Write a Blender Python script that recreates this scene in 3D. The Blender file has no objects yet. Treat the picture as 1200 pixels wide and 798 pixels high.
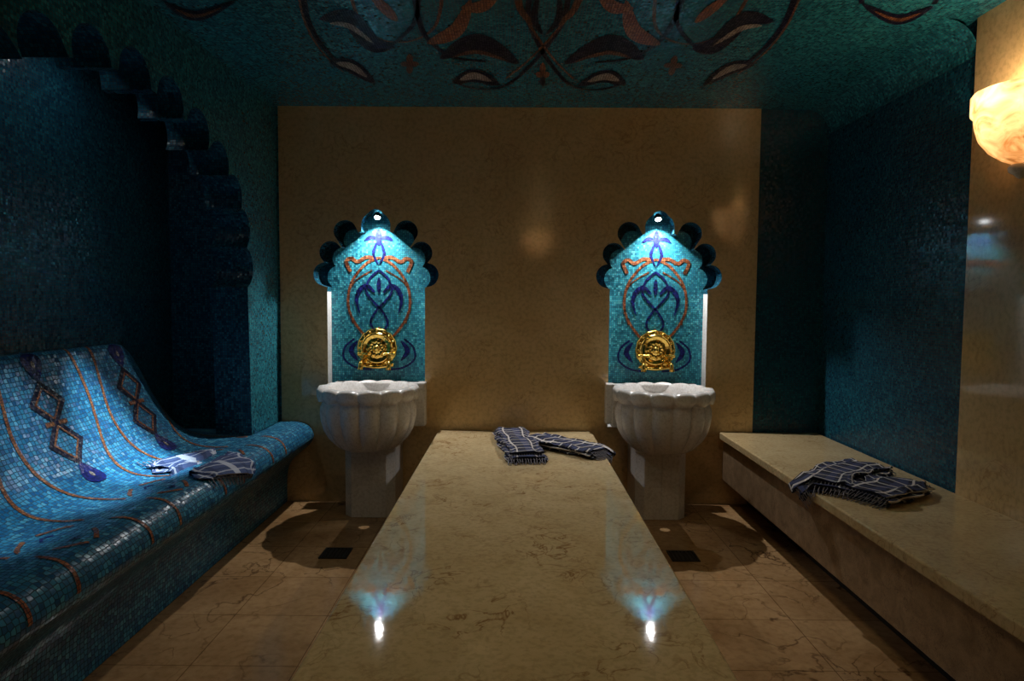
import bpy, math, random
from mathutils import Vector, Matrix, Euler, geometry, noise
random.seed(4)
scene = bpy.context.scene
try:
    scene.view_settings.view_transform = 'Standard'
except Exception: pass

# ---------------------------------------------------------------- camera
F = 780.0
CAMZ = 1.38
cam_d = bpy.data.cameras.new('camera'); cam = bpy.data.objects.new('camera', cam_d)
scene.collection.objects.link(cam); scene.camera = cam
cam_d.sensor_fit = 'HORIZONTAL'; cam_d.sensor_width = 36; cam_d.lens = F/1200*36
cam_d.clip_start = 0.05
CR = (Matrix.Rotation(math.radians(0.22), 3, 'Z') @ Matrix.Rotation(math.radians(90-3.37), 3, 'X') @ Matrix.Rotation(math.radians(0.4), 3, 'Z'))
cam.location = (0, 0, CAMZ); cam.rotation_euler = CR.to_euler()

# survey helpers: measured outline -> metres on a known real plane
def ray(u, v): return CR @ Vector(((u-600)/F, -(v-399)/F, -1))
def on_z(u, v, z):
    d = ray(u, v); t = (z-CAMZ)/d.z; return (d.x*t, d.y*t)
def on_y(u, v, y):
    d = ray(u, v); t = y/d.y; return (d.x*t, CAMZ+d.z*t)

# ---------------------------------------------------------------- materials
def newmat(name):
    m = bpy.data.materials.new(name); m.use_nodes = True
    nt = m.node_tree; b = nt.nodes['Principled BSDF']
    return m, nt, b
def N(nt, t, **k):
    n = nt.nodes.new(t)
    for a, v in k.items(): setattr(n, a, v)
    return n
def ramp(nt, stops, interp='LINEAR'):
    r = N(nt, 'ShaderNodeValToRGB'); cr = r.color_ramp; cr.interpolation = interp
    while len(cr.elements) > 1: cr.elements.remove(cr.elements[-1])
    cr.elements[0].position = stops[0][0]; cr.elements[0].color = (*stops[0][1], 1)
    for p, c in stops[1:]:
        e = cr.elements.new(p); e.color = (*c, 1)
    return r
def mixc(nt, fac, a, b, blend='MIX'):
    m = N(nt, 'ShaderNodeMix', data_type='RGBA', blend_type=blend)
    for s, val in ((m.inputs[0], fac), (m.inputs[6], a), (m.inputs[7], b)):
        if isinstance(val, (int, float)): s.default_value = val
        elif isinstance(val, tuple): s.default_value = (*val, 1)
        else: nt.links.new(val, s)
    return m.outputs[2]
def math_(nt, op, a, b=None):
    m = N(nt, 'ShaderNodeMath', operation=op)
    for i, val in enumerate((a, b)):
        if val is None: continue
        if isinstance(val, (int, float)): m.inputs[i].default_value = val
        else: nt.links.new(val, m.inputs[i])
    return m.outputs[0]

def mosaic(name, stops, grout, tile=0.014, rough=0.32, tilt=0.2, spec=0.5):
    m, nt, b = newmat(name); L = nt.links.new
    tc = N(nt, 'ShaderNodeTexCoord')
    v1 = N(nt, 'ShaderNodeTexVoronoi', voronoi_dimensions='2D', feature='F1', distance='CHEBYCHEV')
    v2 = N(nt, 'ShaderNodeTexVoronoi', voronoi_dimensions='2D', feature='DISTANCE_TO_EDGE')
    for v in (v1, v2):
        v.inputs['Scale'].default_value = 1/tile; v.inputs['Randomness'].default_value = 0.35
        L(tc.outputs['UV'], v.inputs['Vector'])
    sep = N(nt, 'ShaderNodeSeparateColor'); L(v1.outputs['Color'], sep.inputs[0])
    nz = N(nt, 'ShaderNodeTexNoise'); nz.inputs['Scale'].default_value = 2.2; L(tc.outputs['UV'], nz.inputs['Vector'])
    f = math_(nt, 'ADD', math_(nt, 'MULTIPLY', sep.outputs[0], 0.8), math_(nt, 'MULTIPLY', nz.outputs[0], 0.25))
    r = ramp(nt, stops); L(f, r.inputs[0])
    g = ramp(nt, [(0.0, (0, 0, 0)), (0.06, (0, 0, 0)), (0.11, (1, 1, 1))]); L(v2.outputs['Distance'], g.inputs[0])
    L(mixc(nt, g.outputs[0], grout, r.outputs[0]), b.inputs['Base Color'])
    b.inputs['Specular IOR Level'].default_value = spec
    rr = math_(nt, 'ADD', math_(nt, 'MULTIPLY', math_(nt, 'SUBTRACT', 1.0, g.outputs[0]), 0.5), rough); L(rr, b.inputs['Roughness'])
    geo = N(nt, 'ShaderNodeNewGeometry')
    s = N(nt, 'ShaderNodeVectorMath', operation='SUBTRACT'); L(v1.outputs['Color'], s.inputs[0]); s.inputs[1].default_value = (.5, .5, .5)
    sc = N(nt, 'ShaderNodeVectorMath', operation='SCALE'); L(s.outputs[0], sc.inputs[0]); sc.inputs['Scale'].default_value = tilt
    ad = N(nt, 'ShaderNodeVectorMath', operation='ADD'); L(geo.outputs['Normal'], ad.inputs[0]); L(sc.outputs[0], ad.inputs[1])
    nm = N(nt, 'ShaderNodeVectorMath', operation='NORMALIZE'); L(ad.outputs[0], nm.inputs[0])
    L(nm.outputs[0], b.inputs['Normal'])
    return m

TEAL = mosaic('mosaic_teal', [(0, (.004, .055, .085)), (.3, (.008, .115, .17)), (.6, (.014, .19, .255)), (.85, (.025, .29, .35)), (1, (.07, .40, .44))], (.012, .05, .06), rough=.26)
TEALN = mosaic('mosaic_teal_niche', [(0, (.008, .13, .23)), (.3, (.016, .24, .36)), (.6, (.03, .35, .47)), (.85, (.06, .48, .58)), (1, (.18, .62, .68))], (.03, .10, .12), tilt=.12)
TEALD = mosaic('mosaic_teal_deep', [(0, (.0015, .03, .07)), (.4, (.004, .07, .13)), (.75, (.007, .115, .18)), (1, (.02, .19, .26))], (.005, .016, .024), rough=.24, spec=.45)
BENCHM = mosaic('mosaic_turquoise', [(0, (.006, .07, .20)), (.35, (.012, .14, .30)), (.7, (.03, .24, .42)), (1, (.10, .40, .56))], (.015, .05, .08), tile=0.02, rough=.30, spec=.4)
NAVY = mosaic('mosaic_navy', [(0, (.003, .004, .05)), (.5, (.005, .008, .12)), (1, (.012, .018, .24))], (.01, .02, .05), tile=.012, spec=.3)
INDIGO = mosaic('mosaic_indigo_dark', [(0, (.002, .002, .008)), (.6, (.005, .005, .024)), (1, (.02, .015, .05))], (.01, .01, .02), tile=.012, spec=.25)
COPPER = mosaic('mosaic_copper', [(0, (.16, .042, .014)), (.5, (.30, .085, .030)), (1, (.50, .19, .07))], (.03, .03, .03), tile=.014, rough=.36, spec=.3)
RUST = mosaic('mosaic_rust', [(0, (.09, .028, .012)), (.5, (.18, .060, .022)), (1, (.32, .12, .05))], (.02, .02, .02), tile=.014, spec=.3)
PEARL = mosaic('mosaic_pearl', [(0, (.22, .16, .13)), (.5, (.38, .30, .25)), (1, (.6, .5, .42))], (.05, .04, .04), tile=.014)

def marble(name, c1, c2, vein, scale=3, rough=.18, veinamt=.5, tile=None, bump=0.0, vw=.022, vs=2.3, vdist=1.4, vdet=5):
    m, nt, b = newmat(name); L = nt.links.new
    tc = N(nt, 'ShaderNodeTexCoord')
    n1 = N(nt, 'ShaderNodeTexNoise'); n1.inputs['Scale'].default_value = scale; n1.inputs['Detail'].default_value = 8; n1.inputs['Roughness'].default_value = .65; n1.inputs['Distortion'].default_value = .6
    L(tc.outputs['Object'], n1.inputs['Vector'])
    r = ramp(nt, [(.3, c1), (.7, c2)]); L(n1.outputs[0], r.inputs[0])
    n2 = N(nt, 'ShaderNodeTexNoise'); n2.inputs['Scale'].default_value = scale*vs; n2.inputs['Detail'].default_value = vdet; n2.inputs['Distortion'].default_value = vdist
    L(tc.outputs['Object'], n2.inputs['Vector'])
    d = math_(nt, 'ABSOLUTE', math_(nt, 'SUBTRACT', n2.outputs[0], .5))
    vr = ramp(nt, [(0, (1, 1, 1)), (vw, (0, 0, 0))]); L(d, vr.inputs[0])
    n3 = N(nt, 'ShaderNodeTexNoise'); n3.inputs['Scale'].default_value = scale*.9; L(tc.outputs['Object'], n3.inputs['Vector'])
    r3 = ramp(nt, [(.42, (0, 0, 0)), (.62, (1, 1, 1))]); L(n3.outputs[0], r3.inputs[0])
    fac = math_(nt, 'MULTIPLY', math_(nt, 'MULTIPLY', vr.outputs[0], r3.outputs[0]), veinamt)
    col = mixc(nt, fac, r.outputs[0], vein)
    n4 = N(nt, 'ShaderNodeTexNoise'); n4.inputs['Scale'].default_value = scale*14; n4.inputs['Detail'].default_value = 4; L(tc.outputs['Object'], n4.inputs['Vector'])
    r4 = ramp(nt, [(.35, (.72, .70, .66)), (.55, (1, 1, 1))]); L(n4.outputs[0], r4.inputs[0])
    col = mixc(nt, .6, col, r4.outputs[0], 'MULTIPLY')
    if tile:
        br = N(nt, 'ShaderNodeTexBrick'); br.offset = 0; br.squash = 1
        br.inputs['Scale'].default_value = 1; br.inputs['Brick Width'].default_value = tile; br.inputs['Row Height'].default_value = tile
        br.inputs['Mortar Size'].default_value = .002; br.inputs['Color1'].default_value = (1, 1, 1, 1); br.inputs['Color2'].default_value = (.78, .75, .72, 1); br.inputs['Mortar'].default_value = (.35, .3, .25, 1)
        br.inputs['Bias'].default_value = 0
        L(tc.outputs['Object'], br.inputs['Vector'])
        col = mixc(nt, 1.0, col, br.outputs['Color'], 'MULTIPLY')
    L(col, b.inputs['Base Color']); b.inputs['Roughness'].default_value = rough
    if bump:
        bp = N(nt, 'ShaderNodeBump'); bp.inputs['Strength'].default_value = bump; bp.inputs['Distance'].default_value = .01
        L(n4.outputs[0], bp.inputs['Height']); L(bp.outputs[0], b.inputs['Normal'])
    return m
PANELM = marble('marble_honey_panel', (.64, .44, .205), (.76, .55, .28), (.36, .18, .06), 3.0, .085, .5)
SLABM = marble('marble_cream_slab', (.60, .455, .24), (.76, .61, .36), (.28, .13, .04), 4.5, .04, .85, vw=.025, vs=1.7, bump=.010)
BENCHMARB = marble('marble_cream_bench', (.60, .44, .225), (.74, .58, .32), (.30, .15, .05), 4, .08, .7)
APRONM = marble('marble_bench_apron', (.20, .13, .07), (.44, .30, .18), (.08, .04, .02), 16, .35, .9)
FLOORM = marble('marble_floor_tiles', (.36, .20, .085), (.68, .44, .22), (.06, .02, .008), 2.2, .15, .85, tile=.405, vw=.016, vs=1.9, vdist=.5, vdet=9)
WHITEM = marble('marble_white_basin', (.74, .71, .68), (.88, .86, .84), (.46, .42, .40), 5, .2, .4)

def simple(name, col, rough=.4, metal=0, emis=None, es=0, bump=0, bscale=60):
    m, nt, b = newmat(name)
    n = N(nt, 'ShaderNodeTexNoise'); n.inputs['Scale'].default_value = bscale
    tc = N(nt, 'ShaderNodeTexCoord'); nt.links.new(tc.outputs['Object'], n.inputs['Vector'])
    c2 = tuple(min(1, c*1.2) for c in col); c1 = tuple(c*.8 for c in col)
    r = ramp(nt, [(.3, c1), (.7, c2)]); nt.links.new(n.outputs[0], r.inputs[0]); nt.links.new(r.outputs[0], b.inputs['Base Color'])
    b.inputs['Roughness'].default_value = rough; b.inputs['Metallic'].default_value = metal
    if emis: b.inputs['Emission Color'].default_value = (*emis, 1); b.inputs['Emission Strength'].default_value = es
    if bump:
        bp = N(nt, 'ShaderNodeBump'); bp.inputs['Strength'].default_value = bump; bp.inputs['Distance'].default_value = .004
        nt.links.new(n.outputs[0], bp.inputs['Height']); nt.links.new(bp.outputs[0], b.inputs['Normal'])
    return m
GOLD = simple('polished_brass', (.85, .55, .12), .2, 1, bump=.6, bscale=50)
DARKM = simple('drain_metal', (.05, .05, .05), .45, .8)
RECESS_SHADE = simple('recess_shade', (.03, .025, .02), .8)  # near-black base colour painted in for shade under the bench and in drains
LAMPG = simple('lamp_lens', (1, 1, 1), .3, 0, (.95, .98, 1), 30)
LAMPW = simple('lamp_lens_warm', (1, 1, 1), .3, 0, (1, .75, .45), 3)

def alabaster():
    m = bpy.data.materials.new('alabaster'); m.use_nodes = True; nt = m.node_tree; L = nt.links.new
    nt.nodes.remove(nt.nodes['Principled BSDF']); out = nt.nodes['Material Output']
    tc = N(nt, 'ShaderNodeTexCoord'); n = N(nt, 'ShaderNodeTexNoise'); n.inputs['Scale'].default_value = 9; n.inputs['Distortion'].default_value = 1.5; n.inputs['Detail'].default_value = 5
    L(tc.outputs['Object'], n.inputs['Vector'])
    r = ramp(nt, [(.35, (.38, .21, .09)), (.55, (.74, .56, .36)), (.75, (.94, .82, .64))]); L(n.outputs[0], r.inputs[0])
    t = N(nt, 'ShaderNodeBsdfTranslucent'); d = N(nt, 'ShaderNodeBsdfDiffuse'); g = N(nt, 'ShaderNodeBsdfGlossy'); g.inputs['Roughness'].default_value = .15
    L(r.outputs[0], t.inputs[0]); L(r.outputs[0], d.inputs[0])
    m1 = N(nt, 'ShaderNodeMixShader'); m1.inputs[0].default_value = .58; L(t.outputs[0], m1.inputs[1]); L(d.outputs[0], m1.inputs[2])
    m2 = N(nt, 'ShaderNodeMixShader'); m2.inputs[0].default_value = .04; L(m1.outputs[0], m2.inputs[1]); L(g.outputs[0], m2.inputs[2])
    L(m2.outputs[0], out.inputs[0]); return m
ALAB = alabaster()

def plaid(name, base, mid, line, ku=11, kv=11):
    m, nt, b = newmat(name); L = nt.links.new
    tc = N(nt, 'ShaderNodeTexCoord'); sx = N(nt, 'ShaderNodeSeparateXYZ'); L(tc.outputs['UV'], sx.inputs[0])
    def stripes(o, k):
        f = math_(nt, 'FRACT', math_(nt, 'MULTIPLY', o, k))
        a = math_(nt, 'LESS_THAN', math_(nt, 'ABSOLUTE', math_(nt, 'SUBTRACT', f, .5)), .07)
        c = math_(nt, 'LESS_THAN', math_(nt, 'ABSOLUTE', math_(nt, 'SUBTRACT', f, .12)), .12)
        return a, c
    au, cu = stripes(sx.outputs[0], ku); av, cv = stripes(sx.outputs[1], kv)
    col = mixc(nt, math_(nt, 'MULTIPLY', cu, .7), base, mid)
    col = mixc(nt, math_(nt, 'MULTIPLY', cv, .6), col, mid)
    col = mixc(nt, math_(nt, 'MULTIPLY', au, .8), col, line)
    col = mixc(nt, math_(nt, 'MULTIPLY', av, .7), col, line)
    L(col, b.inputs['Base Color']); b.inputs['Roughness'].default_value = .9
    n = N(nt, 'ShaderNodeTexNoise'); n.inputs['Scale'].default_value = 400; L(tc.outputs['UV'], n.inputs['Vector'])
    bp = N(nt, 'ShaderNodeBump'); bp.inputs['Strength'].default_value = .4; bp.inputs['Distance'].default_value = .002
    L(n.outputs[0], bp.inputs['Height']); L(bp.outputs[0], b.inputs['Normal'])
    return m
PLAID = plaid('towel_plaid', (.005, .007, .022), (.04, .055, .15), (.75, .70, .66), 14, 14)
PLAIDL = plaid('towel_plaid_blue', (.05, .08, .20), (.015, .03, .10), (.55, .58, .66), 7, 24)
FRINGE = simple('towel_fringe', (.22, .21, .24), .9)

# ---------------------------------------------------------------- mesh builder
class MB:
    def __init__(s): s.v = []; s.f = []; s.uv = []; s.mi = []; s.mats = []
    def mat(s, m):
        if m not in s.mats: s.mats.append(m)
        return s.mats.index(m)
    def face(s, pts, uvs, m):
        i = len(s.v); s.v += [tuple(p) for p in pts]; s.f.append(list(range(i, i+len(pts)))); s.uv.append([tuple(u)[:2] for u in uvs]); s.mi.append(s.mat(m))
    def poly(s, outer, holes, to3, m, uvf=None):
        loops = [[Vector((a, b, 0)) for a, b in outer]]+[[Vector((a, b, 0)) for a, b in h] for h in holes]
        allp = [p for l in loops for p in l]
        for t in geometry.tessellate_polygon(loops):
            P = [allp[i] for i in t]
            s.face([to3(p.x, p.y) for p in P], [(p.x, p.y) for p in P], m)
    def strip(s, A, B, m, w=None):
        d = 0
        for i in range(len(A)-1):
            l = (Vector(A[i+1])-Vector(A[i])).length; w0 = (Vector(B[i])-Vector(A[i])).length
            mm = m(i) if callable(m) else m
            s.face([A[i], A[i+1], B[i+1], B[i]], [(d, 0), (d+l, 0), (d+l, w0), (d, w0)], mm); d += l
    def box(s, a, b, m):
        x0, y0, z0 = a; x1, y1, z1 = b
        i = len(s.v)
        s.v += [(x0, y0, z0), (x1, y0, z0), (x1, y1, z0), (x0, y1, z0), (x0, y0, z1), (x1, y0, z1), (x1, y1, z1), (x0, y1, z1)]
        for q in ((0, 3, 2, 1), (4, 5, 6, 7), (0, 1, 5, 4), (1, 2, 6, 5), (2, 3, 7, 6), (3, 0, 4, 7)):
            s.f.append([i+k for k in q]); s.uv.append([(s.v[i+k][0]+s.v[i+k][1], s.v[i+k][2]) for k in q]); s.mi.append(s.mat(m))
    def grid(s, G, m, UV=None, closeu=False, closev=False):
        i0 = len(s.v); n = len(G); k = len(G[0])
        for r in G: s.v += [tuple(p) for p in r]
        for i in range(n if closeu else n-1):
            for j in range(k if closev else k-1):
                q = [(i, j), ((i+1) % n, j), ((i+1) % n, (j+1) % k), (i, (j+1) % k)]
                s.f.append([i0+a*k+b for a, b in q]); s.mi.append(s.mat(m))
                if UV: s.uv.append([UV(i if a == i else i+1, j if b == j else j+1) for a, b in q])
                else: s.uv.append([(0, 0)]*4)
    def make(s, name, parent=None, smooth=False, loc=None, bevel=0, rot=None):
        me = bpy.data.meshes.new(name); me.from_pydata(s.v, [], s.f)
        for m in s.mats: me.materials.append(m)
        for p, i in zip(me.polygons, s.mi): p.material_index = i; p.use_smooth = smooth
        ul = me.uv_layers.new(name='UVMap'); k = 0
        for uvs in s.uv:
            for u in uvs: ul.data[k].uv = u; k += 1
        me.update()
        o = bpy.data.objects.new(name, me); scene.collection.objects.link(o)
        if loc: o.location = loc
        if rot: o.rotation_euler = rot
        if parent: o.parent = parent
        if bevel:
            bv = o.modifiers.new('bevel', 'BEVEL'); bv.width = bevel; bv.segments = 3; bv.limit_method = 'ANGLE'
        return o
def empty(name, loc=(0, 0, 0)):
    e = bpy.data.objects.new(name, None); scene.collection.objects.link(e); e.location = loc; e.empty_display_size = .1; return e

def catmull(P, n=8):
    P = [Vector((*p, 0)[:3]) if len(p) == 2 else Vector(p) for p in P]; out = []
    for i in range(len(P)-1):
        p0 = P[max(i-1, 0)]; p1 = P[i]; p2 = P[i+1]; p3 = P[min(i+2, len(P)-1)]
        for k in range(n):
            t = k/n
            out.append(.5*((2*p1)+(-p0+p2)*t+(2*p0-5*p1+4*p2-p3)*t*t+(-p0+3*p1-3*p2+p3)*t**3))
    out.append(P[-1]); return out
def ribbon(mb, pts, width, mp, mat, off, n=8):
    C = catmull(pts, n); K = len(C)
    A = []; B = []
    for i, c in enumerate(C):
        d = (C[min(i+1, K-1)]-C[max(i-1, 0)]); d = d.normalized() if d.length > 1e-9 else Vector((1, 0, 0))
        nrm = Vector((-d.y, d.x, 0)); t = i/(K-1)
        w = (width(t) if callable(width) else width)/2
        A.append(c+nrm*w); B.append(c-nrm*w)
    for i in range(K-1):
        q = [mp(p.x, p.y, off) for p in (A[i], A[i+1], B[i+1], B[i])]
        mb.face([a for a, _ in q], [u for _, u in q], mat)
def leafw(w): return lambda t: w*math.sin(math.pi*min(1, max(0, t)))**.8+1e-4

def lobed(cx, cz, circles, a, b, half, bottom, n=300):
    pts = []
    for i in range(n+1):
        th = math.pi*i/n; dx, dz = math.cos(th), math.sin(th)
        r = 1/math.sqrt((dx/a)**2+(dz/b)**2)
        for (ox, oz, rr) in circles:
            fx, fz = ox-cx, oz-cz; pr = fx*dx+fz*dz; q = fx*fx+fz*fz-pr*pr
            if q < rr*rr and pr > 0: r = max(r, pr+math.sqrt(rr*rr-q))
        pts.append((cx+r*dx, cz+r*dz))
    pts = [(cx+half, bottom)]+pts+[(cx-half, bottom)]
    return pts

# ---------------------------------------------------------------- room
XL, XR, YB, YF, ZC = -1.6, 2.07, 4.5, -1.5, 2.665
PX0, PX1 = -1.585, 1.625
mb = MB(); mb.face([(-1.6, YF, 0), (XR, YF, 0), (XR, YB, 0), (-1.6, YB, 0)], [(0, 0), (3, 0), (3, 6), (0, 6)], FLOORM); mb.make('floor')

# niches: marble panel cut to a lobed outline, shallow centre field, deeper scooped lobes
NX = [-.937, .968]; NY = 4.60; ND = 4.64
def niche_outline(cx, full=True):
    c = [(.342, 1.553, .080), (.305, 1.70, .075), (.205, 1.838, .078)]
    cir = [(cx+s*x, z, r) for x, z, r in c for s in (1, -1)] if full else [(cx+s*x*.80, (z-1.42)*.88+1.42, r) for x, z, r in c for s in (1, -1)]
    cir += [(cx, 1.875, .10), (cx, 1.93, .06), (cx, 1.962, .03)]
    return lobed(cx, 1.42, cir, .33, .44 if full else .435, .33, .53, 240)
mb = MB()
outs = [niche_outline(x) for x in NX]; ins = [niche_outline(x, False) for x in NX]
mb.poly([(PX0, 0), (PX1, 0), (PX1, ZC), (PX0, ZC)], outs, lambda a, b: (a, YB, b), PANELM)
mb.poly([(XL, 0), (PX0, 0), (PX0, ZC), (XL, ZC)], [], lambda a, b: (a, YB+.008, b), TEAL)
for o, q in zip(outs, ins):
    oo = o+o[:1]; qq = q+q[:1]
    def rm(i, oo=oo): return WHITEM if oo[i][1] < 1.44 and oo[(i+1) % len(oo)][1] < 1.44 else TEALD
    mb.strip([(a, YB, b) for a, b in oo], [(a, YB+.02, b) for a, b in oo], rm)
    mb.strip([(a, YB+.02, b) for a, b in oo], [(a, ND, b) for a, b in oo], rm)
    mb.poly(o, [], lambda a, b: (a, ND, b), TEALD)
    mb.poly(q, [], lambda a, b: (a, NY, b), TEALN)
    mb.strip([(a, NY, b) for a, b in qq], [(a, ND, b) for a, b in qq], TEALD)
mb.poly([(PX1, 0), (XR+.012, 0), (XR+.012, ZC), (PX1, ZC)], [], lambda a, b: (a, YB+.012, b), TEALD)
mb.face([(PX1, YB, 0), (PX1, YB+.012, 0), (PX1, YB+.012, ZC), (PX1, YB, ZC)], [(0, 0)]*4, PANELM)
wall_back = mb.make('wall_back')

# niche ornament
for k, dx in enumerate((0, 330)):
    mb = MB()
    def mp(a, b, off): return ((a, NY-off, b), (a, b))
    cx = NX[k]
    def P(u, v):
        x, z = (u-441)/169.0*1.0, 1.38-(v-353)/169.5
        return (cx+x, z)
    for s in (1, -1):
        def Q(L): return [P(441+s*(u-441), v) for u, v in L]
        ribbon(mb, Q([(441, 404), (460, 392), (476, 365), (474, 335), (458, 312), (441, 303)]), .018, mp, COPPER, .0015)
        ribbon(mb, Q([(445, 304), (456, 303), (466, 308), (473, 304), (479, 308), (474, 320)]), .024, mp, COPPER, .0018)
        ribbon(mb, Q([(449, 318), (470, 332), (477, 352), (472, 380)]), .010, mp, RUST, .0012)
        ribbon(mb, Q([(441, 318), (452, 328), (456, 342), (448, 354), (437, 366), (431, 380), (441, 394)]), .015, mp, NAVY, .002)
        ribbon(mb, Q([(446, 344), (455, 336), (464, 342), (467, 354), (463, 370)]), lambda t: .032*math.sin(math.pi*(.1+.9*t))**.8, mp, NAVY, .0022)
        ribbon(mb, Q([(441, 312), (447, 300), (445, 290), (441, 282)]), leafw(.022), mp, NAVY, .002)
        ribbon(mb, Q([(441, 282), (450, 280), (458, 284)]), leafw(.03), mp, NAVY, .002)
        ribbon(mb, Q([(470, 398), (481, 408), (482, 422), (468, 432), (450, 434)]), .014, mp, NAVY, .0022)
        ribbon(mb, Q([(466, 400), (474, 412), (466, 424)]), leafw(.035), mp, NAVY, .0024)
    ribbon(mb, [P(441, 290), P(441, 270)], leafw(.045), mp, NAVY, .0021)
    ribbon(mb, [P(441, 345), P(441, 326)], leafw(.03), mp, NAVY, .0021)
    ribbon(mb, [P(441, 398), P(441, 384)], leafw(.04), mp, COPPER, .0026)
    mb.make('niche_ornament', parent=wall_back)

# left wall with scalloped arch
AC, AB = 2.85, 1.45
cir = []
nl = 13
for i in range(nl):
    th = math.pi*i/(nl-1)
    cir.append((AC+1.11*math.cos(th), 1.57+.74*math.sin(th)**.9, .118))
arch = lobed(AC, AB, cir, 1.14, .85, 1.18, .25, 420)
mb = MB()
mb.poly([(YF, 0), (YB+.008, 0), (YB+.008, ZC), (YF, ZC)], [arch], lambda a, b: (XL, a, b), TEAL)
RX = XL-.22
A = [(XL, a, b) for a, b in arch+arch[:1]]; B = [(RX, a, b) for a, b in arch+arch[:1]]
mb.strip(A, B, TEALD)
bx = [(1.5, 0), (4.2, 0), (4.2, 2.55), (1.5, 2.55)]
mb.poly(bx, [arch], lambda a, b: (RX, a, b), TEALD)
mb.poly(bx, [], lambda a, b: (-2.17, a, b), TEALD)
mb.strip([(RX, a, b) for a, b in bx+bx[:1]], [(-2.17, a, b) for a, b in bx+bx[:1]], TEALD)
mb.make('wall_left')
# right wall
mb = MB(); YM = 3.08
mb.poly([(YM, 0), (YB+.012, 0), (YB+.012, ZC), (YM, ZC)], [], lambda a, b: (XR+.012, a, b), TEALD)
mb.poly([(YF, 0), (YM, 0), (YM, ZC), (YF, ZC)], [], lambda a, b: (XR, a, b), PANELM)
mb.face([(XR, YM, 0), (XR+.012, YM, 0), (XR+.012, YM, ZC), (XR, YM, ZC)], [(0, 0)]*4, PANELM)
mb.make('wall_right')
mb = MB(); mb.poly([(XL, 0), (XR, 0), (XR, ZC), (XL, ZC)], [], lambda a, b: (a, YF, b), PANELM); mb.make('wall_front')
# ceiling, coved along the tiled right wall
mb = MB()
mb.face([(XL, YF, ZC), (XR+.012, YF, ZC), (XR+.012, YB+.012, ZC), (XL, YB+.012, ZC)], [(XL, YF), (XR, YF), (XR, YB), (XL, YB)], TEAL)
X = XR+.011; R = .16
pr = [(X-R*(1-math.sin(t*math.pi/16)), ZC-R*(1-math.cos(t*math.pi/16))) for t in range(9)]
mb.strip([(x, YM, z-.001) for x, z in pr], [(x, YB+.011, z-.001) for x, z in pr], TEAL)
ceiling = mb.make('ceiling')

# ceiling arabesque
mb = MB()
def mpz(a, b, off):
    x, y = on_z(a, b, ZC); y = min(y, YB-.01); return ((x, y, ZC-off), (x, y))
def mpm(a, b, off): return ((a, min(b, YB-.01), ZC-off), (a, b))
def M(L): return [on_z(u, v, ZC) for u, v in L]
AX = on_z(637, 50, ZC)[0]
def mir(pt): return (2*AX-pt[0], pt[1])
def rib2(L, w, mat, off, n=8):
    m = M(L); ribbon(mb, m, w, mpm, mat, off, n); ribbon(mb, [mir(p) for p in m], w, mpm, mat, off, n)
def leaf2(L, w, mat, off, inner=None, iw=.5):
    for s in (0, 1):
        if s: m = lambda a, b, o: ((2*AX-on_z(a, b, ZC)[0], min(on_z(a, b, ZC)[1], YB-.01), ZC-o), on_z(a, b, ZC))
        else: m = mpz
        ribbon(mb, L, leafw(w), m, mat, off, 10)
        if inner:
            C = catmull(L, 10); k = len(C); Li = [(C[int(k*.22)].x, C[int(k*.22)].y), (C[k//2].x, C[k//2].y), (C[int(k*.8)].x, C[int(k*.8)].y)]
            ribbon(mb, Li, leafw(w*iw), m, inner, off+.0012, 10)
rib2([(352, -40), (356, 0), (364, 30), (382, 58), (405, 80), (432, 95)], .026, INDIGO, .002)
rib2([(346, -40), (351, 0), (360, 32), (378, 61), (402, 84)], .012, RUST, .0015)
leaf2([(385, 72), (412, 77), (440, 97)], 15, INDIGO, .003, PEARL, .5)
rib2([(532, 96), (560, 104), (592, 100), (620, 78), (645, 48), (662, 18), (668, -30)], .026, INDIGO, .002)
rib2([(610, -30), (612, 10), (628, 40), (650, 70), (672, 92)], .014, RUST, .0026)
leaf2([(530, 97), (556, 88), (586, 99)], 15, INDIGO, .003, PEARL, .55)
rib2([(486, -10), (490, 20), (502, 46), (530, 66), (570, 72)], .026, INDIGO, .0022)
leaf2([(515, 68), (560, 50), (608, 74)], 22, INDIGO, .0026)
leaf2([(530, 66), (560, 60), (596, 71)], 5, RUST, .0042)
leaf2([(374, 22), (408, 20), (436, 50), (462, 54)], 22, INDIGO, .0026)
leaf2([(386, 26), (410, 30), (438, 50)], 6, PEARL, .0042)
rib2([(455, 55), (474, 40), (488, 20), (492, -20)], .022, INDIGO, .0022)
rib2([(405, -30), (420, 20), (445, 45), (480, 48), (510, 30), (520, -20)], .016, RUST, .0016)
leaf2([(500, 50), (535, 34), (552, -2)], 17, COPPER, .0034)
leaf2([(588, -14), (566, 6), (540, 8)], 14, COPPER, .0036)
leaf2([(600, -30), (610, 10), (628, 30)], 8, RUST, .0032)
leaf2([(466, 24), (452, 10), (432, -8)], 12, COPPER, .0032)
for du, dv in ((0, -12), (11, 0), (-11, 0), (0, 12)):
    leaf2([(480, 74), (480+du, 74+dv)], 8 if du == 0 else 6, RUST, .0045)
for du, dv in ((0, -16), (8, -3), (-8, -3), (0, 12)):
    ribbon(mb, [(636, 88), (636+du, 88+dv)], leafw(7), mpz, COPPER if dv != 12 else INDIGO, .005, 8)
leaf2([(636, 40), (626, 20), (632, -10)], 8, INDIGO, .0038)
leaf2([(192, 2), (230, 18), (276, 0)], 12, INDIGO, .003, RUST, .35)
rib2([(192, 0), (180, -40)], .02, INDIGO, .002); rib2([(276, 0), (290, -40)], .02, INDIGO, .002)
mb.make('ceiling_ornament', parent=ceiling)

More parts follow.
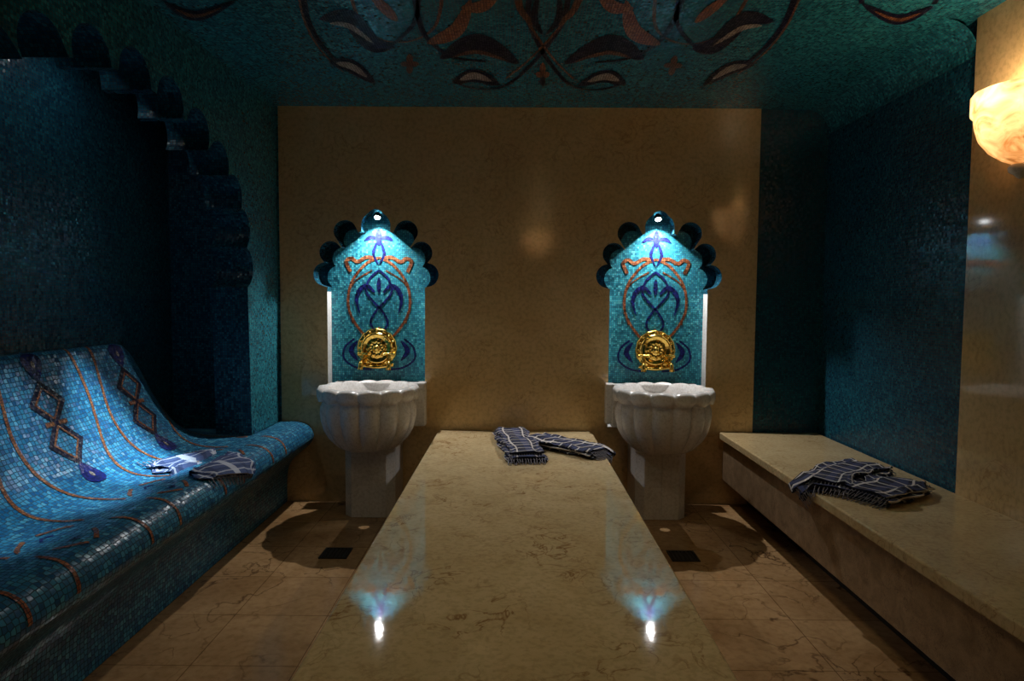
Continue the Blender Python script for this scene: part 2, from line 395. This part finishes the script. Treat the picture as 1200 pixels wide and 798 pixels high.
# ---------------------------------------------------------------- lounge bench (left)
prof = catmull([(-2.165, 1.13), (-2.12, 1.125), (-2.06, .97), (-1.985, .79), (-1.90, .65), (-1.80, .575), (-1.68, .55), (-1.55, .555), (-1.45, .55), (-1.388, .515), (-1.365, .455), (-1.39, .40), (-1.46, .34), (-1.53, .26), (-1.55, .15), (-1.55, .003)], 6)
S = [0]
for i in range(1, len(prof)): S.append(S[-1]+(prof[i]-prof[i-1]).length)
def profs(s):
    s = max(0, min(S[-1]-1e-6, s))
    for i in range(len(S)-1):
        if s <= S[i+1]:
            t = (s-S[i])/(S[i+1]-S[i]); p = prof[i].lerp(prof[i+1], t); return p.x, p.y
def sst(a, b, x): t = max(0, min(1, (x-a)/(b-a))); return t*t*(3-2*t)
def lounge_raw(y, s):
    x, z = profs(s)
    if x < -1.66 and z > .55:
        f = 1-sst(3.55, 4.12, y); z = .555+(z-.555)*max(f, .0)
    if y > 4.04 or y < 1.66: x = max(x, -1.595)
    return Vector((x, y, z))
def lounge(y, s, off=0):
    p = lounge_raw(y, s)
    if off:
        a = lounge_raw(y, s+.01)-lounge_raw(y, s-.01); b = lounge_raw(y+.01, s)-lounge_raw(y-.01, s)
        n = b.cross(a)
        if n.length > 1e-9:
            n.normalize()
            if n.x < 0 and n.z < 0 or (n.z < -0.3 and s < .9): n = -n
            p = p+n*off
    return p
ys = [1.2+i*.045 for i in range(int((4.49-1.2)/.045)+1)]+[4.49]
ys = sorted(set(ys+[1.655, 1.665, 4.035, 4.045]))
mb = MB()
G = [[lounge_raw(y, s) for s in S] for y in ys]
mb.grid(G, BENCHM, UV=lambda i, j: (ys[i], S[j]))
cap = [tuple(p) for p in G[0]]+[(-1.595, 1.2, .003)]
mb.face(cap, [(p[0], p[2]) for p in cap], BENCHM)
lb = mb.make('mosaic_lounge_bench', smooth=True)
mb = MB()
def mpl(a, b, off): return (tuple(lounge(a, b, off)), (a, b))
def seg(pts, w, mat, off):
    for i in range(len(pts)-1):
        a, b = Vector(pts[i]), Vector(pts[i+1]); d = (b-a).normalized()*w*.35
        a, b = a-d, b+d
        ribbon(mb, [tuple(a.lerp(b, t/5)) for t in range(6)], w, mpl, mat, off, 1)
cols = [1.60, 2.24, 2.88, 3.50]
for c in cols:
    if c > 1.7:
        for sc, sg in ((.09, 1), (.64, -1)):
            ribbon(mb, [(c, sc-sg*.055), (c, sc), (c, sc+sg*.08)], lambda t: .12*math.sin(math.pi*t**.75)+1e-4, mpl, NAVY, .003)
            ribbon(mb, [(c, sc-sg*.015), (c, sc+sg*.02)], leafw(.02), mpl, PEARL, .0045)
        for sg in (1, -1):
            seg([(c, .18), (c+sg*.095, .27), (c, .36), (c+sg*.095, .46), (c, .56)], .026, INDIGO, .0025)
            seg([(c, .20), (c+sg*.074, .27), (c, .345)], .010, COPPER, .0032)
            seg([(c, .38), (c+sg*.074, .46), (c, .54)], .010, COPPER, .0032)
            seg([(c+sg*.02, .365), (c+sg*.06, .365)], .02, COPPER, .003)
    for o in (.25, .39):
        ph = 0 if o < .3 else 1
        pts = [(c+o+.03*math.sin(s*7+ph*1.2)+(.05 if ph else -.05)*sst(.3, .8, s), s) for s in [.03+.04*i for i in range(34)]]
        ribbon(mb, pts, .018, mpl, COPPER, .0025, 2)
    for sg in (1, -1):
        ribbon(mb, [(c+sg*.03, .84), (c+sg*.13, .90), (c+sg*.10, 1.0), (c+sg*.02, 1.06)], .016, mpl, COPPER, .0025, 6)
        ribbon(mb, [(c, .88), (c+sg*.04, .94), (c, 1.02)], leafw(.03), mpl, NAVY, .003, 6)
mb.make('bench_ornament', parent=lb)

# ---------------------------------------------------------------- central slab
mb = MB()
mb.box((-.515, .75, .452), (.53, YB-.002, .5), SLABM)
mb.box((-.455, .81, .0), (.47, YB-.002, .451), APRONM)
mb.make('marble_slab_platform', bevel=.008)
mb = MB()
mb.box((1.40, -.8, .452), (XR-.003, YB-.002, .5), BENCHMARB)
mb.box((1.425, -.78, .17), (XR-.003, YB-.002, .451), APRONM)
mb.box((1.60, -.76, .0), (XR-.003, YB-.002, .169), RECESS_SHADE)
mb.make('marble_wall_bench', bevel=.008)

# ---------------------------------------------------------------- basins
def basin(cx):
    e = empty('marble_washbasin', (cx, 4.175, 0))
    mb = MB()
    prof = [(.150, .452, 0), (.180, .458, .1), (.195, .466, .2), (.215, .485, .7), (.252, .525, 1), (.280, .575, 1), (.297, .64, 1), (.303, .70, 1), (.300, .742, 1), (.290, .762, .8), (.280, .772, .5), (.290, .780, .7), (.310, .790, 1), (.320, .806, 1), (.320, .828, 1), (.310, .843, 1), (.274, .846, .9), (.258, .835, .6), (.240, .79, .3), (.20, .73, 0), (.12, .69, 0), (.02, .68, 0)]
    n = 280; G = []
    for r, z, w in prof:
        row = []
        for i in range(n):
            th = 2*math.pi*i/n; c = abs(math.cos(th*7))  # 14 lobes
            c = c**.65
            lob = 1-w*(.11 if z < .77 else .03)*(1-c)
            zz = z
            if r > .27:
                if .77 < z < .80: zz = z-.032*w*c
                elif z >= .80: zz = z-.018*w*(1-c)*(1 if r > .3 else .6)-(.016*c if z < .81 else 0)
                elif z > .69: zz = z-.018*c*w
            x, y = r*lob*math.cos(th), r*lob*math.sin(th)
            row.append((x, min(y, .322), zz))
        G.append(row)
    mb.grid(G, WHITEM, closev=True); mb.make('bowl', parent=e, smooth=True)
    mb = MB()
    def ring(w, d0, d1, z):
        c = .05
        return [(-w, d0+c, z), (-w+c, d0, z), (-.004, d0, z), (0, d0+.004, z), (.004, d0, z), (w-c, d0, z), (w, d0+c, z), (w, d1, z), (-w, d1, z)]
    G = [ring(w, d, .32, z) for w, d, z in ((.160, -.02, .002), (.160, -.02, .42), (.168, -.03, .43), (.168, -.03, .453))]
    mb.grid(G, WHITEM, closev=True)
    mb.face(G[-1], [(0, 0)]*9, WHITEM); mb.make('pedestal', parent=e)
    mb = MB(); mb.box((-.285, .235, .54), (.325 if cx < 0 else .285, .322, .835), WHITEM)
    mb.box((-.325 if cx > 0 else -.285, .25, .56), (.285, .322, .835), WHITEM)
    mb.make('back_plate', parent=e, bevel=.012)
basin(-.918); basin(.938)

# ---------------------------------------------------------------- brass fountains
def lathe(mb, prof, n, mat, f=None):
    G = [[(lambda r, y, th: (r*math.cos(th), y, r*math.sin(th)))(r*(f(th, r) if f else 1), y, th) for th in [2*math.pi*i/n for i in range(n)]] for r, y in prof]
    mb.grid(G, mat, closev=True)
def tube(mb, pts, rad, mat, n=12):
    C = catmull(pts, 6); G = []
    for i, c in enumerate(C):
        d = (C[min(i+1, len(C)-1)]-C[max(i-1, 0)]).normalized(); a = d.cross(Vector((0, 0, 1)))
        if a.length < .1: a = d.cross(Vector((1, 0, 0)))
        a.normalize(); b = d.cross(a); r = rad(i/(len(C)-1)) if callable(rad) else rad
        G.append([c+(a*math.cos(2*math.pi*k/n)+b*math.sin(2*math.pi*k/n))*r for k in range(n)])
    mb.grid(G, mat, closev=True); mb.face(G[0], [(0, 0)]*n, mat); mb.face(G[-1], [(0, 0)]*n, mat)
def fountain(cx):
    e = empty('brass_wall_fountain', (cx, NY-.004, 1.05))
    mb = MB()
    pr = [(.0, -.05), (.012, -.048), (.02, -.038), (.03, -.028), (.042, -.030), (.050, -.036), (.056, -.026), (.066, -.020), (.078, -.022), (.092, -.032), (.1, -.034), (.104, -.022), (.112, -.016), (.126, -.018), (.134, -.012), (.134, 0)]
    lathe(mb, [(max(r, .0005), y) for r, y in pr], 120, GOLD, lambda th, r: 1+(.035*abs(math.cos(8*th)) if r > .1 else 0)+(.10*math.cos(12*th) if .03 < r < .06 else 0))
    mb.make('embossed_plate', parent=e, smooth=True)
    mb = MB()
    for k in range(16):
        th = 2*math.pi*k/16; c = Vector((.119*math.cos(th), -.018, .119*math.sin(th)))
        G = [[c+Vector((.009*math.sin(a)*math.cos(b), -.009*math.cos(a), .009*math.sin(a)*math.sin(b))) for b in [j*math.pi/4 for j in range(8)]] for a in [.05, .5, 1, 1.57]]
        mb.grid(G, GOLD, closev=True)
    mb.make('beads', parent=e, smooth=True)
    for nm, s in (('tap_hot', -1), ('tap_cold', 1)):
        mb = MB()
        tube(mb, [(s*.085, .0, -.085), (s*.09, -.05, -.09), (s*.095, -.085, -.10), (s*.095, -.10, -.13)], lambda t: .018-.004*t, GOLD)
        tube(mb, [(s*.09, -.045, -.075), (s*.09, -.045, -.04)], .009, GOLD)
        tube(mb, [(s*.055, -.045, -.04), (s*.09, -.045, -.036), (s*.125, -.045, -.04)], lambda t: .007+.006*abs(2*t-1), GOLD)
        tube(mb, [(s*.095, -.10, -.125), (s*.095, -.10, -.14)], .019, GOLD)
        mb.make(nm, parent=e, smooth=True)
    mb = MB()
    tube(mb, [(-.115, -.02, -.115), (0, -.028, -.130), (.115, -.02, -.115)], .012, GOLD)
    mb.make('mixer_bar', parent=e, smooth=True)
fountain(-.95); fountain(.972)

# ---------------------------------------------------------------- floor drains
for dx, dy in ((-.965, 3.55), (.925, 3.55)):
    mb = MB(); a = .075
    for b0, b1 in (((-a, -a), (a, -a+.012)), ((-a, a-.012), (a, a)), ((-a, -a+.012), (-a+.012, a-.012)), ((a-.012, -a+.012), (a, a-.012))):
        mb.box((b0[0], b0[1], .001), (b1[0], b1[1], .006), DARKM)
    for i in range(6):
        x = -a+.012+(i+.5)*.021; mb.box((x-.005, -a+.012, .001), (x+.005, a-.012, .005), DARKM)
    mb.box((-a+.011, -a+.011, .0005), (a-.011, a-.011, .0015), RECESS_SHADE)
    mb.make('floor_drain', loc=(dx, dy, 0))

# ---------------------------------------------------------------- towels
def strip_cloth(mb, path, width, thick, surf, mat, seed=0, layers=3, fringe=True):
    C = catmull(path, 10); K = len(C); nc = 18
    for l in range(layers):
        rnd = random.Random(seed*17+l); wl = width*(1-.08*l*rnd.random()); ox = (rnd.random()-.5)*.03
        h0 = thick*l/layers; h1 = thick*(l+1)/layers
        G = []; lens = [0]
        for i in range(1, K): lens.append(lens[-1]+(C[i]-C[i-1]).length)
        i0 = l; i1 = K-(l if rnd.random() > .5 else 0)
        for i in range(i0, i1):
            d = (C[min(i+1, K-1)]-C[max(i-1, 0)]).normalized(); nrm = Vector((-d.y, d.x, 0)); row = []
            ww = wl*(1+.12*math.sin(i*.5+seed+l*2))
            for k in range(nc):
                t = k/(nc)*2*math.pi; ct, st = math.cos(t), math.sin(t)
                xx = math.copysign(abs(ct)**.55, ct)*ww/2+ox; hz = (h0+h1)/2+math.copysign(abs(st)**.6, st)*(h1-h0)/2*.98
                p = C[i]+nrm*xx
                wob = .009*noise.noise(Vector((p.x*14+seed, p.y*14, l*.6)))+.006*math.sin(xx*90+seed+i*.15)
                hz = max(.002, hz+(wob+.004)*(h1/thick))
                row.append(tuple(surf(p.x, p.y, hz)))
            G.append(row)
        UVf = lambda i, j, w=ww: ((math.cos(j/nc*2*math.pi)*w/2)+.5, lens[min(i+i0, K-1)])
        mb.grid(G, mat, UV=UVf, closev=True)
        for g in (G[0], G[-1]): mb.face(g, [(.5, .1)]*nc, mat)
        if fringe:
            for end, sg in ((i0, -1), (i1-1, 1)):
                d = (C[min(end+1, K-1)]-C[max(end-1, 0)]).normalized()*sg; nrm = Vector((-d.y, d.x, 0))
                for q in range(14):
                    p = C[end]+nrm*(-.5+(q+.5)/14)*wl; e2 = p+d*(.035+.015*rnd.random())+nrm*(rnd.random()-.5)*.012
                    a = Vector(surf(p.x, p.y, max(.004, (h0+h1)/2))); b = Vector(surf(e2.x, e2.y, .003+h0*.6)); m = (a+b)/2
                    tube(mb, [a, m+Vector((0, 0, .001)), b], .0024, FRINGE, 4)
def slabsurf(xmax=None, xmin=None, z0=.5):
    def f(a, b, h):
        if xmax is not None and a > xmax:
            e = a-xmax; return Vector((xmax+h+.004, b, z0+h*.3-e*1.0))
        if xmin is not None and a < xmin:
            e = xmin-a; return Vector((xmin-h-.004, b, z0+h*.3-e*1.0))
        return Vector((a, b, z0+.001+h))
    return f
e = empty('folded_towel', (0, 0, 0))
mb = MB(); strip_cloth(mb, [(-.03, 4.38), (-.005, 4.1), (.035, 3.85), (.07, 3.58)], .22, .05, slabsurf(), PLAID, 1); mb.make('folded_half', parent=e, smooth=True)
mb = MB(); strip_cloth(mb, [(.11, 4.15), (.26, 3.98), (.40, 3.86), (.52, 3.74)], .22, .045, slabsurf(.532), PLAID, 5); mb.make('trailing_half', parent=e, smooth=True)
e = empty('folded_towel', (0, 0, 0))
mb = MB(); strip_cloth(mb, [(1.86, 3.44), (1.74, 3.36), (1.58, 3.24), (1.43, 3.05)], .25, .055, slabsurf(None, 1.396), PLAID, 9); mb.make('folded_half', parent=e, smooth=True)
mb = MB(); strip_cloth(mb, [(1.86, 3.14), (1.77, 3.05), (1.66, 2.98), (1.55, 2.92)], .24, .048, slabsurf(None, 1.396), PLAID, 12); mb.make('trailing_half', parent=e, smooth=True)
mb = MB(); strip_cloth(mb, [(3.34, .78), (3.31, .88), (3.27, .98), (3.24, 1.06), (3.22, 1.14)], .42, .018, lambda a, b, h: lounge(a, b, h+.004), PLAIDL, 3, layers=2); mb.make('folded_towel', smooth=True)

# ---------------------------------------------------------------- sconces
def sconce(loc, rotz, power, nm='alabaster_wall_sconce'):
    e = empty(nm, loc); e.rotation_euler = (0, 0, rotz)
    mb = MB()
    pr = [(.205, .355), (.212, .345), (.212, .275), (.200, .262), (.196, .225), (.18, .17), (.145, .12), (.10, .085), (.055, .065), (.035, .055)]
    n = 40
    G = [[(-r*math.cos(t), r*math.sin(t), z) for t in [-math.pi/2+math.pi*i/n for i in range(n+1)]] for r, z in pr]
    mb.grid(G, ALAB); mb.make('bowl', parent=e, smooth=True)
    mb = MB(); pr = [(.036, .058), (.045, .045), (.04, .03), (.022, .018), (.012, .006), (.002, .0)]
    G = [[(-r*math.cos(t)-.04, r*math.sin(t), z) for t in [2*math.pi*i/24 for i in range(24)]] for r, z in pr]
    mb.grid(G, WHITEM, closev=True); mb.make('finial', parent=e, smooth=True)
    mb = MB(); mb.box((-.012, -.05, .06), (-.001, .05, .20), GOLD); mb.box((-.09, -.008, .14), (-.01, .008, .155), GOLD); mb.make('bracket', parent=e)
    l = bpy.data.lights.new('sconce_bulb', 'POINT'); l.energy = power; l.color = (1, .77, .50); l.shadow_soft_size = .035
    o = bpy.data.objects.new('sconce_bulb', l); scene.collection.objects.link(o); o.parent = e; o.location = (-.085, 0, .32)
sconce((XR-.001, 2.72, 1.885), 0, 6.5)
sconce((.36, YF+.001, 2.02), -math.pi/2, 6)

# ---------------------------------------------------------------- downlights / spots
def spot(nm, loc, target, power, color, angle, blend=.3, size=.02, parent=None):
    l = bpy.data.lights.new(nm, 'SPOT'); l.energy = power; l.color = color; l.spot_size = math.radians(angle); l.spot_blend = blend; l.shadow_soft_size = size
    o = bpy.data.objects.new(nm, l); scene.collection.objects.link(o); o.location = loc
    o.rotation_euler = (Vector(target)-Vector(loc)).to_track_quat('-Z', 'Y').to_euler()
    return o
def downlight(loc, mat):
    mb = MB(); n = 24; x, y, z = loc
    pr = [(.045, 0), (.045, -.006), (.036, -.006), (.034, -.001)]
    G = [[(x+r*math.cos(2*math.pi*i/n), y+r*math.sin(2*math.pi*i/n), z+h) for i in range(n)] for r, h in pr]
    mb.grid(G, GOLD, closev=True); mb.face([tuple(Vector(p)) for p in G[-1]], [(0, 0)]*n, mat)
    return mb.make('recessed_downlight', smooth=False)
COOL = (1.0, .97, .95)
for x in NX:
    # swivel spotlight: short can tipped out of the top lobe, glowing lens visible from the room
    mb = MB(); n = 20; ax = Vector((0, -.55, -.83)).normalized(); u1 = Vector((1, 0, 0)); u2 = ax.cross(u1)
    c0 = Vector((x, 4.566, 1.962))
    def rg(r, h): return [tuple(c0+ax*h+(u1*math.cos(2*math.pi*i/n)+u2*math.sin(2*math.pi*i/n))*r) for i in range(n)]
    G = [rg(.018, -.012), rg(.024, .0), (rg(.024, .026)), rg(.020, .026)]
    mb.grid(G, DARKM, closev=True); mb.face(G[-1], [(0, 0)]*n, LAMPG); mb.make('niche_spotlight')
    spot('niche_beam', (x, 4.540, 1.920), (x, 4.2, 0), 50, COOL, 128, .85, .008)
for yy, pw in ((2.20, 90), (2.70, 190), (3.15, 520)):
    downlight((-1.93, yy, 2.548), LAMPG)
    spot('lounge_beam', (-1.93, yy, 2.53), (-1.85, yy+.02, .60), pw, (.68, .87, 1.0), 20, .9, .02)
for p, pw in (((0.0, 1.5, ZC-.001), 15), ((0.2, 2.55, ZC-.001), 10)):
    downlight(p, LAMPW)
    spot('room_beam', (p[0], p[1], ZC-.02), (p[0], p[1]+.35, 0), pw, (1, .80, .50), 125, 1.0, .05)
w = bpy.data.worlds.new('world'); scene.world = w; w.use_nodes = True
w.node_tree.nodes['Background'].inputs[0].default_value = (.02, .03, .04, 1); w.node_tree.nodes['Background'].inputs[1].default_value = .3
